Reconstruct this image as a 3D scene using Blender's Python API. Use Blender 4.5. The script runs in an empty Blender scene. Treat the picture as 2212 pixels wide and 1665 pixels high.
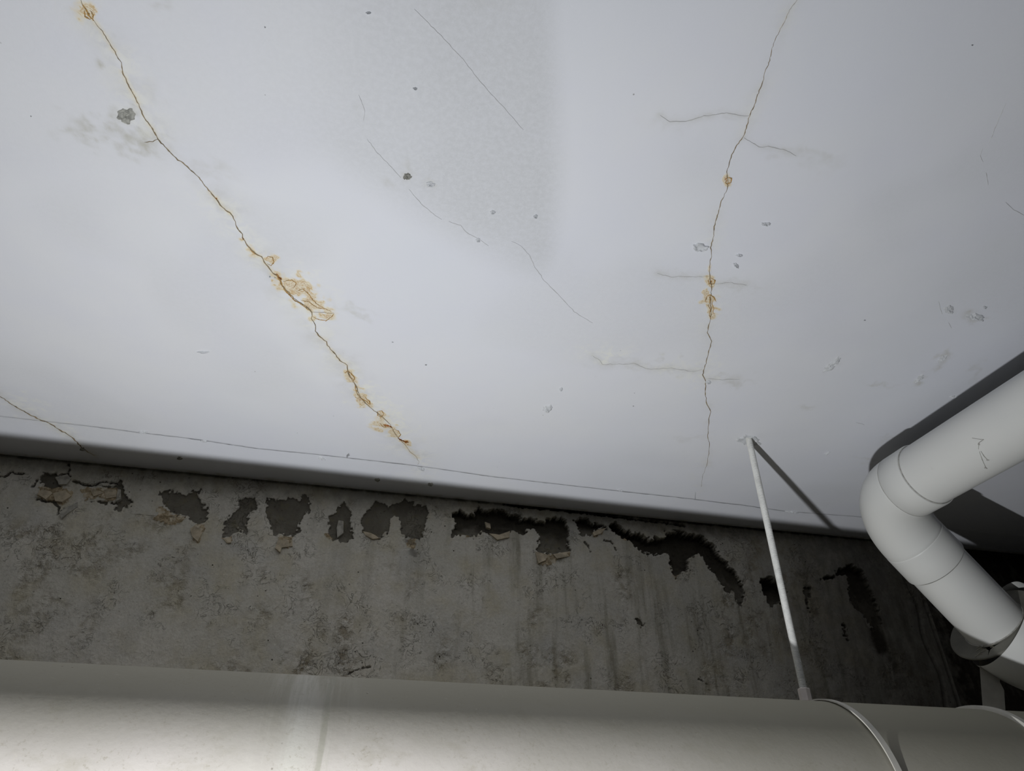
import bpy, math, random
import numpy as np
from mathutils import Matrix, Vector

random.seed(7)
RNG = np.random.RandomState(11)
S = bpy.context.scene
C = S.collection
Z0 = 1.70                                   # camera height above the floor
CEIL = Z0 + 0.70                            # underside of the ceiling slab
WALL_N = 1.446                              # face of the back wall (x runs along it, y towards it)

# ------------------------------------------------------------------ camera
FOC = 1543.0
pitch = math.atan(1070 / FOC)
yaw = math.pi / 2 - math.atan(8294 / math.hypot(FOC, 1070))
F0 = Vector((math.sin(yaw), math.cos(yaw), 0))
RT = Vector((math.cos(yaw), -math.sin(yaw), 0))
FW = F0 * math.cos(pitch) + Vector((0, 0, math.sin(pitch)))
UP = -F0 * math.sin(pitch) + Vector((0, 0, math.cos(pitch)))
cam = bpy.data.cameras.new('camera')
cam.sensor_width = 36.0
cam.lens = FOC / 2212 * 36.0
cam.clip_start = 0.01
co = bpy.data.objects.new('camera', cam)
C.objects.link(co)
co.matrix_world = Matrix(((RT.x, UP.x, -FW.x, 0), (RT.y, UP.y, -FW.y, 0), (RT.z, UP.z, -FW.z, Z0), (0, 0, 0, 1)))
S.camera = co

# ------------------------------------------------------------------ world, lights, exposure
w = bpy.data.worlds.new('world')
S.world = w
w.use_nodes = True
w.node_tree.nodes['Background'].inputs[0].default_value = (0.5, 0.55, 0.6, 1)
w.node_tree.nodes['Background'].inputs[1].default_value = 0.0
LPOS = Vector((-0.127, 0.346, -0.480 + Z0))   # hand-held work lamp, below the frame
ld = bpy.data.lights.new('work_lamp_light', 'AREA')
ld.shape = 'RECTANGLE'
ld.size = 0.050
ld.size_y = 0.016
ld.energy = 15.4
ld.color = (0.965, 0.985, 1.0)
lo = bpy.data.objects.new('work_lamp_light', ld)
C.objects.link(lo)
lo.location = LPOS
_z = -(Vector((0.12, 1.95, 0.7 + Z0)) - LPOS).normalized()
_x = Vector((0.757, 0.652, 0.0)); _x = (_x - _z * _x.dot(_z)).normalized()
_y = _z.cross(_x)
lo.matrix_world = Matrix(((_x.x, _y.x, _z.x, LPOS.x), (_x.y, _y.y, _z.y, LPOS.y), (_x.z, _y.z, _z.z, LPOS.z), (0, 0, 0, 1)))
vs = S.view_settings
S.display_settings.display_device = 'sRGB'
vs.view_transform = 'Standard'
vs.look = 'None'
vs.gamma = 1.0
vs.use_curve_mapping = False
vs.exposure = 0.0

# ------------------------------------------------------------------ helpers
def ray(x, y):
    return RT * ((x - 1106) / FOC) - UP * ((y - 832.5) / FOC) + FW

def on_ceiling(x, y):
    r = ray(x, y); r = r * (0.7 / r.z); return Vector((r.x, r.y, CEIL))

def on_wall(x, y):
    r = ray(x, y); r = r * (WALL_N / r.y); return Vector((r.x, r.y, r.z + Z0))

def on_tube(x, y, P, d, rad):
    """first hit of the sight line with an endless cylinder"""
    o = Vector((0, 0, Z0)); r = ray(x, y).normalized(); d = d.normalized()
    oc = o - P
    a = r - d * r.dot(d); b = oc - d * oc.dot(d)
    A = a.dot(a); B = 2 * a.dot(b); K = b.dot(b) - rad * rad
    D = B * B - 4 * A * K
    if D < 0: D = 0
    t = (-B - math.sqrt(D)) / (2 * A)
    p = o + r * t
    q = P + d * (p - P).dot(d)
    return p, (p - q).normalized()

def lattice(shape_seed):
    return np.random.RandomState(shape_seed).rand(256, 256)

def vnoise(x, y, seed=0):
    L = lattice(seed)
    xi = np.floor(x).astype(int); yi = np.floor(y).astype(int)
    fx = x - xi; fy = y - yi
    fx = fx * fx * (3 - 2 * fx); fy = fy * fy * (3 - 2 * fy)
    a = L[xi & 255, yi & 255]; b = L[(xi + 1) & 255, yi & 255]
    c = L[xi & 255, (yi + 1) & 255]; d = L[(xi + 1) & 255, (yi + 1) & 255]
    return (a * (1 - fx) + b * fx) * (1 - fy) + (c * (1 - fx) + d * fx) * fy

def fbm(x, y, seed=0, octv=4):
    s = 0; a = 0.5; t = 0
    for k in range(octv):
        s = s + a * vnoise(x * 2 ** k + 17.3 * k, y * 2 ** k + 9.1 * k, seed + k); t += a; a *= 0.5
    return s / t

def seg_dist(X, Y, pts):
    D = np.full(X.shape, 1e9)
    for (x0, y0), (x1, y1) in zip(pts[:-1], pts[1:]):
        vx, vy = x1 - x0, y1 - y0
        t = np.clip(((X - x0) * vx + (Y - y0) * vy) / (vx * vx + vy * vy + 1e-12), 0, 1)
        D = np.minimum(D, np.hypot(X - x0 - t * vx, Y - y0 - t * vy))
    return D

def poly_sdf(X, Y, pts):
    """negative inside"""
    D = seg_dist(X, Y, list(pts) + [pts[0]])
    ins = np.zeros(X.shape, bool)
    n = len(pts)
    for i in range(n):
        x0, y0 = pts[i]; x1, y1 = pts[(i + 1) % n]
        if y0 == y1: continue
        c = ((y0 > Y) != (y1 > Y)) & (X < (x1 - x0) * (Y - y0) / (y1 - y0) + x0)
        ins ^= c
    return np.where(ins, -D, D)

def sstep(a, b, x):
    t = np.clip((x - a) / (b - a), 0, 1); return t * t * (3 - 2 * t)

# ---- node helpers
class NT:
    def __init__(s, name, rough=0.7, spec=0.3):
        s.m = bpy.data.materials.new(name); s.m.use_nodes = True
        s.t = s.m.node_tree; s.n = s.t.nodes; s.l = s.t.links
        s.b = s.n['Principled BSDF']
        s.b.inputs['Roughness'].default_value = rough
        s.b.inputs['Specular IOR Level'].default_value = spec
        s.tc = s.n.new('ShaderNodeTexCoord')
    def put(s, sock, v):
        if v is None: return
        if hasattr(v, 'is_output'): s.l.new(v, sock)
        elif isinstance(v, (tuple, list)):
            sock.default_value = tuple(v) + ((1,) if len(v) == 3 and len(sock.default_value) == 4 else ())
        else: sock.default_value = v
    def mapping(s, scale=(1, 1, 1), rot=(0, 0, 0)):
        m = s.n.new('ShaderNodeMapping'); m.inputs['Scale'].default_value = scale; m.inputs['Rotation'].default_value = rot
        s.l.new(s.tc.outputs['Object'], m.inputs['Vector']); return m.outputs[0]
    def noise(s, scale, detail=4, rough=0.55, vec=None, dist=0):
        n = s.n.new('ShaderNodeTexNoise'); n.inputs['Scale'].default_value = scale
        n.inputs['Detail'].default_value = detail; n.inputs['Roughness'].default_value = rough
        n.inputs['Distortion'].default_value = dist
        s.l.new(vec if vec is not None else s.tc.outputs['Object'], n.inputs['Vector']); return n.outputs['Fac']
    def voro(s, scale, feat='F1', vec=None):
        n = s.n.new('ShaderNodeTexVoronoi'); n.feature = feat; n.inputs['Scale'].default_value = scale
        s.l.new(vec if vec is not None else s.tc.outputs['Object'], n.inputs['Vector']); return n.outputs['Distance']
    def math(s, op, a, b=None, c=None, clamp=False):
        n = s.n.new('ShaderNodeMath'); n.operation = op; n.use_clamp = clamp
        s.put(n.inputs[0], a); s.put(n.inputs[1], b); s.put(n.inputs[2], c); return n.outputs[0]
    def rng(s, v, a, b, c=0.0, d=1.0, smooth=True):
        n = s.n.new('ShaderNodeMapRange'); n.interpolation_type = 'SMOOTHSTEP' if smooth else 'LINEAR'
        s.put(n.inputs[0], v)
        for i, q in enumerate((a, b, c, d)): n.inputs[i + 1].default_value = q
        return n.outputs[0]
    def mix(s, f, a, b, mode='MIX'):
        n = s.n.new('ShaderNodeMix'); n.data_type = 'RGBA'; n.blend_type = mode
        s.put(n.inputs[0], f); s.put(n.inputs[6], a); s.put(n.inputs[7], b); return n.outputs[2]
    def attr(s, name):
        n = s.n.new('ShaderNodeAttribute'); n.attribute_name = name; return n.outputs['Fac']
    def bump(s, h, strength=0.3, dist=0.001, prev=None):
        n = s.n.new('ShaderNodeBump'); n.inputs['Strength'].default_value = strength
        n.inputs['Distance'].default_value = dist; s.l.new(h, n.inputs['Height'])
        if prev is not None: s.l.new(prev, n.inputs['Normal'])
        return n.outputs[0]
    def color(s, v): s.put(s.b.inputs['Base Color'], v)
    def normal(s, v): s.l.new(v, s.b.inputs['Normal'])

def link_mesh(name, me, mat, parent=None, smooth=True, sharp=None):
    if mat: me.materials.append(mat)
    if smooth:
        me.polygons.foreach_set('use_smooth', [True] * len(me.polygons))
        if sharp: me.set_sharp_from_angle(angle=math.radians(sharp))
    o = bpy.data.objects.new(name, me); C.objects.link(o)
    if parent is not None: o.parent = parent
    return o

def mesh(name, v, f, mat, parent=None, smooth=True, sharp=None):
    me = bpy.data.meshes.new(name); me.from_pydata([tuple(p) for p in v], [], f); me.update()
    return link_mesh(name, me, mat, parent, smooth, sharp)

def grid_mesh(name, P, mat, attrs=None, parent=None, flip=False):
    """P: (nu, nv, 3)"""
    nu, nv = P.shape[:2]
    me = bpy.data.meshes.new(name)
    idx = np.arange(nu * nv).reshape(nu, nv)
    a, b, c, d = idx[:-1, :-1], idx[1:, :-1], idx[1:, 1:], idx[:-1, 1:]
    q = np.stack([a, d, c, b] if flip else [a, b, c, d], -1).reshape(-1, 4)
    nf = len(q)
    me.vertices.add(nu * nv); me.vertices.foreach_set('co', P.reshape(-1).astype(np.float32))
    me.loops.add(nf * 4); me.loops.foreach_set('vertex_index', q.reshape(-1).astype(np.int32))
    me.polygons.add(nf)
    me.polygons.foreach_set('loop_start', np.arange(0, nf * 4, 4, dtype=np.int32))
    me.polygons.foreach_set('loop_total', np.full(nf, 4, dtype=np.int32))
    me.update(calc_edges=True); me.validate()
    for k, A in (attrs or {}).items():
        at = me.attributes.new(k, 'FLOAT', 'POINT'); at.data.foreach_set('value', A.reshape(-1).astype(np.float32))
    return link_mesh(name, me, mat, parent, True)

def tube_data(path, radii, seg=48, caps=(False, False), up=Vector((0, 0, 1))):
    path = [Vector(p) for p in path]
    V = []; F = []
    n = len(path); T = []
    for i in range(n):
        a = path[max(i - 1, 0)]; b = path[min(i + 1, n - 1)]
        t = b - a
        T.append(t.normalized() if t.length > 1e-9 else (T[-1] if T else Vector((1, 0, 0))))
    for i in range(1, n):            # coincident points keep the neighbour's direction
        if (path[i] - path[i - 1]).length < 2e-4: T[i] = T[i - 1].copy()
    u = up - T[0] * up.dot(T[0]); u.normalize()
    for i in range(n):
        u = (u - T[i] * u.dot(T[i])).normalized(); v = T[i].cross(u)
        for k in range(seg):
            a = 2 * math.pi * k / seg
            V.append(path[i] + (u * math.cos(a) + v * math.sin(a)) * radii[i])
    for i in range(n - 1):
        for k in range(seg):
            k2 = (k + 1) % seg
            F.append((i * seg + k, i * seg + k2, (i + 1) * seg + k2, (i + 1) * seg + k))
    if caps[0]: F.append(tuple(range(seg - 1, -1, -1)))
    if caps[1]: F.append(tuple((n - 1) * seg + k for k in range(seg)))
    return V, F

def tube(name, path, radii, mat, parent=None, seg=64, caps=(False, False), sharp=32, up=Vector((0, 0, 1))):
    if not isinstance(radii, (list, tuple)): radii = [radii] * len(path)
    V, F = tube_data(path, radii, seg, caps, up)
    return mesh(name, V, F, mat, parent, True, sharp)

def box(name, lo_, hi_, mat, parent=None):
    x0, y0, z0 = lo_; x1, y1, z1 = hi_
    V = [(x0, y0, z0), (x1, y0, z0), (x1, y1, z0), (x0, y1, z0), (x0, y0, z1), (x1, y0, z1), (x1, y1, z1), (x0, y1, z1)]
    F = [(3, 2, 1, 0), (4, 5, 6, 7), (0, 1, 5, 4), (1, 2, 6, 5), (2, 3, 7, 6), (3, 0, 4, 7)]
    return mesh(name, V, F, mat, parent, False)

def empty(name, loc, label=None, cat=None, group=None):
    o = bpy.data.objects.new(name, None); C.objects.link(o); o.location = loc; o.empty_display_size = 0.05
    if label: o['label'] = label; o['category'] = cat
    if group: o['group'] = group
    return o

def adopt(child, parent):
    """keep the world place of a mesh built in world coordinates"""
    child.parent = parent
    child.matrix_parent_inverse = Matrix.Translation(-parent.location)
    return child

# ------------------------------------------------------------------ materials
def mat_ceiling():
    s = NT('painted_ceiling', 0.75, 0.25)
    big = s.noise(1.7, 3); mid = s.noise(9, 4); fine = s.noise(420, 2, 0.6); roll = s.noise(160, 3, 0.6)
    col = s.mix(s.rng(big, .3, .7), (.700, .718, .772), (.738, .745, .780))
    col = s.mix(s.rng(mid, .35, .75, 0, .4), col, (.695, .705, .785))
    patch = s.attr('grey_patch')
    patchm = s.math('MULTIPLY', patch, s.rng(roll, .25, .7, .65, 1.0))
    col = s.mix(patchm, col, (.585, .595, .622))
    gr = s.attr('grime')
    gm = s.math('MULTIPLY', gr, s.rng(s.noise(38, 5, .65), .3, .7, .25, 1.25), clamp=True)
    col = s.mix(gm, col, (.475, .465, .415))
    pal = s.attr('pale')
    col = s.mix(s.math('MULTIPLY', pal, s.rng(s.noise(55, 4, .6, dist=1.0), .35, .65, .1, 1.0), clamp=True), col, (.79, .79, .74))
    ru = s.attr('rust')
    rn = s.noise(75, 5, .62, dist=1.6)
    rr = s.math('MULTIPLY', ru, s.rng(rn, .25, .75, .45, 1.5, smooth=False))
    wash = s.rng(rr, .08, .5)
    col = s.mix(s.math('MULTIPLY', wash, .65), col, (.74, .63, .40))
    r2 = s.math('MULTIPLY', ru, s.rng(s.noise(130, 4, .7, dist=2.2), .25, .75, .35, 1.55, smooth=False))
    ring = s.math('SUBTRACT', 1.0, s.rng(s.math('ABSOLUTE', s.math('SUBTRACT', rr, .50)), .0, .12))
    ring2 = s.math('SUBTRACT', 1.0, s.rng(s.math('ABSOLUTE', s.math('SUBTRACT', r2, .72)), .0, .10))
    col = s.mix(s.math('MULTIPLY', ring, s.rng(s.noise(50, 3), .35, .65, .15, .75)), col, (.52, .33, .12))
    col = s.mix(s.math('MULTIPLY', ring2, .75), col, (.42, .22, .055))
    core = s.rng(rr, .95, 1.25)
    col = s.mix(core, col, (.36, .165, .045))
    # tiny pits and specks
    v = s.voro(26)
    sp = s.math('MULTIPLY', s.math('SUBTRACT', 1.0, s.rng(v, .020, .032)), s.rng(s.noise(8, 2), .52, .6))
    col = s.mix(s.math('MULTIPLY', sp, .7), col, (.25, .25, .25))
    s.color(col)
    h = s.math('ADD', s.math('MULTIPLY', fine, s.math('ADD', .18, s.math('MULTIPLY', patch, .8))), s.math('MULTIPLY', s.noise(45, 4), .6))
    nb = s.bump(h, .22, .0016)
    nb = s.bump(s.math('MULTIPLY', rr, 1.0), .35, .002, nb)
    s.normal(nb)
    return s.m

def mat_wall():
    s = NT('weathered_wall_plaster', 0.85, 0.15)
    peel = s.attr('peel'); tan = s.attr('tan'); mould_and_darkening = s.attr('mould_and_darkening'); rag = s.attr('rough_area'); streak = s.attr('streak')
    big = s.noise(4.5, 4); mid = s.noise(17, 5, .6); fine = s.noise(160, 4, .65)
    col = s.mix(s.rng(big, .35, .65), (.70, .665, .585), (.59, .565, .49))
    col = s.mix(s.rng(mid, .42, .72, 0, .65), col, (.55, .495, .35))
    col = s.mix(s.rng(s.noise(7, 4, .6, s.mapping((1, 1, 1))), .48, .7, 0, .5), col, (.50, .495, .47))
    col = s.mix(s.rng(s.noise(210, 3, .6), .35, .7, 0, .3), col, (.42, .385, .32))
    st = s.noise(34, 5, .6, s.mapping((1, 1, .10)))
    col = s.mix(s.math('MULTIPLY', s.rng(st, .48, .72), s.math('ADD', .10, s.math('MULTIPLY', streak, .8), clamp=True)), col, (.285, .265, .20))
    col = s.mix(s.rng(s.noise(60, 5, .7, dist=.8), .60, .78, 0, .45), col, (.33, .30, .23))
    col = s.mix(s.math('MULTIPLY', rag, s.rng(s.noise(70, 4, .7), .42, .6, 0, .75)), col, (.21, .165, .085))
    sq = s.math('SUBTRACT', 1.0, s.rng(s.math('ABSOLUTE', s.math('SUBTRACT', s.noise(48, 3, .6, dist=1.4), .5)), .004, .022))
    sqm = s.math('MULTIPLY', sq, s.rng(s.noise(11, 4, .65), .50, .64))
    col = s.mix(s.math('MULTIPLY', sqm, .55), col, (.23, .205, .15))
    sp = s.math('MULTIPLY', s.rng(s.noise(230, 3, .7), .60, .70), s.rng(s.noise(13, 4), .42, .6, .15, .9))
    col = s.mix(s.math('MULTIPLY', sp, .65), col, (.25, .225, .165))
    lt = s.math('MULTIPLY', s.rng(s.noise(120, 4, .7, s.mapping((1, 1, .5))), .58, .70), .35)
    col = s.mix(lt, col, (.70, .66, .58))
    # pits
    v = s.voro(48); pm = s.rng(s.noise(9, 3), .45, .62)
    pit = s.math('MULTIPLY', s.math('SUBTRACT', 1.0, s.rng(v, .05, .085)), pm)
    v2 = s.voro(95, vec=s.mapping((1, 1, .6))); pit2 = s.math('MULTIPLY', s.math('SUBTRACT', 1.0, s.rng(v2, .06, .13)), s.rng(s.noise(14, 4), .55, .68))
    pit = s.math('MAXIMUM', pit, s.math('MULTIPLY', pit2, .6))
    col = s.mix(pit, col, (.07, .062, .045))
    # tan under-coat
    tm = s.rng(s.math('ADD', tan, s.math('MULTIPLY', s.math('SUBTRACT', s.noise(170, 4, .7), .5), .008)), -.0006, .0006, 1, 0)
    tcol = s.mix(s.rng(s.noise(110, 4, .7), .4, .62), (.50, .405, .27), (.27, .21, .125))
    tcol = s.mix(s.rng(s.noise(60, 3), .55, .66), tcol, (.62, .55, .42))
    col = s.mix(tm, col, tcol)
    # bare grey substrate inside the peeled patches
    pk = s.math('ADD', peel, s.math('MULTIPLY', s.math('SUBTRACT', s.noise(260, 4, .75), .5), .0062))
    pmk = s.rng(pk, -.0006, .0004, 1, 0)
    sub = s.mix(s.rng(mid, .4, .65), (.150, .137, .108), (.205, .19, .155))
    sub = s.mix(s.rng(s.noise(55, 4), .5, .72, 0, .7), sub, (.185, .165, .105))
    sub = s.mix(s.rng(s.noise(120, 4), .62, .72, 0, .8), sub, (.05, .045, .035))
    sub = s.mix(s.rng(s.attr('recess'), .006, .016, 0, .85), sub, (.035, .03, .022))  # shade of the deep recesses painted in: substrate blackens with depth
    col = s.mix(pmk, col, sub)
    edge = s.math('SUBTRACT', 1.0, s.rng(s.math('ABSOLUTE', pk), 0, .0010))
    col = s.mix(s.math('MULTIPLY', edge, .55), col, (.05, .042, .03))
    mm = s.math('MULTIPLY', mould_and_darkening, s.rng(s.noise(42, 6, .7, s.mapping((1, 1, .55))), .3, .62, 0.90, 1.05), clamp=True)
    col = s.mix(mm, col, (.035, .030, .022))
    s.color(col)
    h = s.math('ADD', s.math('MULTIPLY', fine, .45), s.math('MULTIPLY', s.noise(55, 4, .6), .7))
    nb = s.bump(h, .8, .004)
    nb = s.bump(s.math('MULTIPLY', s.math('ADD', sqm, s.math('MULTIPLY', s.rng(s.noise(70, 4, .7), .3, .7), rag)), -1.0), .8, .004, nb)
    nb = s.bump(s.math('MULTIPLY', pit, -1.0), .6, .003, nb)
    s.normal(nb)
    return s.m

def mat_plain(name, c, rough=.5, spec=.4, var=.06, scale=12, bump=0.0, metal=0):
    s = NT(name, rough, spec)
    c2 = tuple(max(0, x * (1 - var * 2)) for x in c)
    s.color(s.mix(s.rng(s.noise(scale, 5, .6), .35, .7), c, c2))
    s.b.inputs['Metallic'].default_value = metal
    if bump: s.normal(s.bump(s.noise(scale * 14, 3), bump, .001))
    return s.m

def mat_big_pipe():
    s = NT('dusty_grey_pvc', .75, .12)
    col = s.mix(s.rng(s.noise(6, 5, .6), .35, .7), (.56, .525, .49), (.50, .47, .43))
    col = s.mix(s.rng(s.noise(25, 6, .65, s.mapping((.6, 1, 1))), .5, .72, 0, .6), col, (.42, .39, .33))
    sep = s.n.new('ShaderNodeSeparateXYZ'); s.l.new(s.tc.outputs['Object'], sep.inputs[0])
    x = sep.outputs['X']
    def band(c, wd, sharp=.4):
        return s.rng(s.math('ABSOLUTE', s.math('SUBTRACT', x, c)), wd * sharp, wd, 1, 0)
    ge = s.n.new('ShaderNodeNewGeometry'); sn = s.n.new('ShaderNodeSeparateXYZ'); s.l.new(ge.outputs['Normal'], sn.inputs[0])
    top_tone = s.rng(s.math('ADD', sn.outputs['Z'], s.math('MULTIPLY', s.math('SUBTRACT', s.noise(9, 5, .6), .5), .25)), .20, .80)
    col = s.mix(s.math('MULTIPLY', top_tone, .85), col, (.335, .318, .252))     # colour turns darker and more olive on the upper side
    lines = s.noise(75, 5, .65, s.mapping((1, .07, .07)))
    run = s.math('MULTIPLY', band(-.035, .075, .1), s.rng(lines, .42, .60))
    col = s.mix(s.math('MULTIPLY', run, .42), col, (.62, .60, .55))
    col = s.mix(s.math('MULTIPLY', band(-.043, .024, .1), s.rng(lines, .3, .6, .25, .5)), col, (.60, .59, .54))
    dr = s.math('MULTIPLY', band(-.010, .009, .3), s.rng(s.noise(110, 4, .6, s.mapping((1, .1, .1))), .46, .58))
    col = s.mix(s.math('MULTIPLY', dr, .7), col, (.36, .35, .29))
    dk = s.math('MULTIPLY', band(-.03, .16, .2), s.rng(s.noise(5, 3), .4, .6, .2, .7))
    col = s.mix(s.math('MULTIPLY', dk, .4), col, (.46, .445, .38))
    cr = s.rng(s.noise(60, 5, .75, s.mapping((1, 1, 1), (0, .6, .3)), 1.6), .64, .70)
    col = s.mix(s.math('MULTIPLY', cr, .5), col, (.56, .53, .46))
    gr = s.math('MULTIPLY', s.rng(s.noise(180, 4, .75), .54, .68), s.rng(s.noise(16, 4), .4, .65, .1, .55))
    col = s.mix(gr, col, (.33, .30, .235))
    v = s.voro(40); col = s.mix(s.math('MULTIPLY', s.math('SUBTRACT', 1, s.rng(v, .03, .06)), s.rng(s.noise(10), .5, .6, 0, .7)), col, (.16, .14, .11))
    col = s.mix(s.rng(x, .0, .9, 0, .8), col, (.34, .325, .26))
    s.color(col)
    s.normal(s.bump(s.math('ADD', s.noise(130, 4), s.math('MULTIPLY', s.noise(14, 3), 2.0)), .18, .001))
    return s.m

def mat_white_pipe():
    s = NT('white_pvc', .42, .4)
    col = s.mix(s.rng(s.noise(5, 4), .35, .7), (.655, .655, .635), (.625, .63, .615))
    col = s.mix(s.rng(s.noise(34, 5, .65), .66, .78, 0, .35), col, (.50, .50, .46))
    s.color(col)
    s.normal(s.bump(s.noise(30, 2), .04, .001))
    return s.m

M_ceil = mat_ceiling(); M_wall = mat_wall(); M_big = mat_big_pipe(); M_white = mat_white_pipe()
M_crack = mat_plain('crack_line_brown', (.30, .235, .15), .9, .1, .25, 60)
M_hair = mat_plain('hairline_grey', (.575, .575, .57), .9, .1, .10, 60)
M_joint = mat_plain('joint_line_grey', (.34, .35, .37), .9, .1, .15, 60)
M_rustdark = mat_plain('dark_rust', (.20, .075, .02), .9, .1, .25, 200)
M_strap = mat_plain('coated_metal_strap', (.62, .60, .54), .45, .5, .08, 30)
M_nut = mat_plain('zinc_nut', (.66, .60, .57), .5, .5, .06, 40)
M_rod = mat_plain('galvanised_rod', (.78, .78, .76), .4, .5, .08, 60)
M_tan = mat_plain('tan_plaster_flake', (.58, .495, .36), .9, .1, .20, 60, bump=.6)
M_seam = mat_plain('pipe_glue_seam', (.42, .41, .38), .7, .2, .2, 150)
M_dirt = mat_plain('brown_dirt', (.30, .22, .15), .9, .1, .3, 200, bump=.4)
M_grey = mat_plain('grey_pvc_bushing', (.165, .16, .135), .55, .4, .10, 40)
M_emb = mat_plain('worn_raised_mark', (.34, .32, .25), .6, .3, .2, 200)
M_floor = mat_plain('dark_concrete_floor', (.045, .043, .04), .9, .2, .15, 6, bump=.3)
M_side = mat_plain('dim_side_wall_plaster', (.07, .067, .06), .9, .2, .15, 5, bump=.3)

# ------------------------------------------------------------------ traced marks on the ceiling (points of the photograph carried to the slab)
CR_MAIN = [(172,-12),(175,0),(180,12),(193,33),(205,48),(222,68),(240,98),(262,135),(265,155),(278,183),(290,205),(304,235),(312,255),(330,278),(342,300),(360,320),(380,341),(400,355),(430,383),(450,410),(466,428),(480,447),(500,462),(508,478),(512,492),(523,505),(525,515),(535,530),(552,547),(565,555),(575,571),(590,590),(604,600),(606,612),(620,628),(635,644),(655,657),(670,668),(674,675),(673,688),(681,700),(682,715),(692,727),(706,738),(707,745),(722,762),(735,778),(750,788),(751,800),(757,815),(770,835),(776,855),(790,870),(800,880),(818,893),(840,912),(848,925),(855,938),(865,950),(875,960),(885,975),(900,988),(905,997),(902,1003)]
CR_B = [(1724,-10),(1722,0),(1705,22),(1697,42),(1683,68),(1672,90),(1665,115),(1660,140),(1652,155),(1648,175),(1638,200),(1628,230),(1620,245),(1612,275),(1605,295),(1585,323),(1577,345),(1570,370),(1572,390),(1571,408),(1558,435),(1550,465),(1543,490),(1542,510),(1535,535),(1537,550),(1532,575),(1533,600),(1537,620),(1535,640),(1536,680),(1528,718),(1537,737),(1530,765),(1525,785),(1517,810),(1524,823),(1524,850),(1526,870),(1535,890),(1531,905),(1529,940),(1533,965),(1528,1000),(1517,1030),(1515,1050)]
CR_B2 = [(1502,1062),(1501,1082)]
BR = [[(1617,250),(1600,249),(1570,243),(1520,250),(1480,262),(1447,262),(1425,248)],
      [(1607,297),(1640,317),(1660,316),(1690,322),(1720,335)],
      [(1516,798),(1500,803),(1480,800),(1450,795),(1400,797),(1370,785),(1330,786),(1300,787),(1296,778),(1280,768)],
      [(1524,818),(1560,820),(1598,819)],
      [(1530,596),(1510,597),(1490,598),(1450,597),(1420,590)],
      [(1545,612),(1580,610),(1612,616)],
      [(342,300),(330,305),(312,307)],
      [(674,673),(700,674),(722,676)]]
HAIR = [[(775,205),(788,240),(786,262)], [(793,300),(815,330),(840,355),(865,383)], [(883,408),(910,440),(940,465),(955,474)],
        [(970,478),(995,487),(1012,505),(1030,513),(1055,530)], [(1105,520),(1125,530),(1143,550),(1155,575),(1175,605),(1210,640),(1240,672),(1280,697)],
        [(895,20),(950,75),(1000,128),(1040,180),(1085,228),(1130,280)],
        [(2173,222),(2160,250),(2150,275),(2135,312)], [(2122,320),(2117,335),(2123,350)], [(2130,372),(2135,400)], [(2172,437),(2190,452),(2212,465)],
        [(2027,650),(2035,678)], [(2048,695),(2055,708)], [(1850,912),(1868,918)]]
CR_LEFT = [(-12,846),(0,855),(25,873),(60,893),(100,912),(130,930),(155,945),(180,970),(205,985)]
JOINT = [(-20,897),(0,900),(110,912),(200,922),(300,935),(430,950),(560,970),(700,984),(870,1003),(1060,1029),(1250,1051),(1460,1074),(1600,1091),(1700,1105),(1860,1117),(1990,1136)]

# rust spots: x, y, rx, ry, angle, strength
RUST = [(192,28,12,20,-30,1.15),(176,30,24,24,0,.45),(583,562,12,12,0,.9),(601,598,9,10,0,1.2),(640,618,36,17,38,.85),(660,635,38,20,48,.85),(690,655,26,16,20,.7),
        (700,682,26,10,-5,.72),(672,688,10,7,0,.75),(715,668,14,8,0,.5),(758,812,9,17,-40,1.0),(780,858,14,14,-30,1.05),(798,872,12,9,40,.9),(825,895,10,10,0,.9),(818,915,17,13,0,.72),
        (836,918,9,5,10,1.35),(855,935,10,12,-20,.9),(873,953,12,5,20,1.5),(775,835,8,20,-40,.55),(546,540,12,12,0,.6),(525,515,6,6,0,.7),(1574,390,9,11,0,1.25),(1536,607,9,9,0,1.2),
        (1534,645,14,13,0,1.1),(1536,668,10,18,0,1.0),(1532,578,4,10,0,.6),(135,935,16,4,28,.45),(467,428,5,5,0,.6),(615,625,18,26,-45,.6)]
# grime clouds
GRIME = [(225,282,75,17,12,.8),(290,303,62,18,10,.75),(272,250,19,18,0,1.0),(250,92,40,20,50,.28),(300,190,26,60,-25,.22),(212,138,9,13,-30,.75),(450,370,50,14,10,.28),
         (760,668,50,9,12,.32),(590,625,30,12,-20,.2),(880,380,11,9,0,1.0),(878,360,9,12,0,.55),(930,398,13,8,0,.5),(845,398,14,8,30,.35),(1680,90,16,40,20,.22),(1560,245,60,10,0,.25),
         (1450,265,50,12,10,.25),(1760,345,60,16,16,.28),(1700,325,60,10,12,.2),(1600,612,45,8,6,.3),(1480,596,55,7,2,.25),(1400,790,110,8,4,.3),(1570,820,50,7,0,.4),
         (2105,685,24,8,6,.6),(2050,668,12,10,0,.4),(2035,775,22,7,-40,.6),(1990,815,20,7,-35,.6),(1902,830,30,6,5,.45),(1800,785,22,7,-40,.35),(1495,948,40,6,0,.15),
         (2110,800,10,30,20,.25),(1060,5,60,10,0,.15),(350,5,20,8,0,.35),(1740,880,18,5,0,.3),(1930,945,30,6,-15,.25),(1880,992,30,5,8,.3),(1945,1000,12,6,0,.35),(780,235,8,25,0,.12)]
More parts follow.
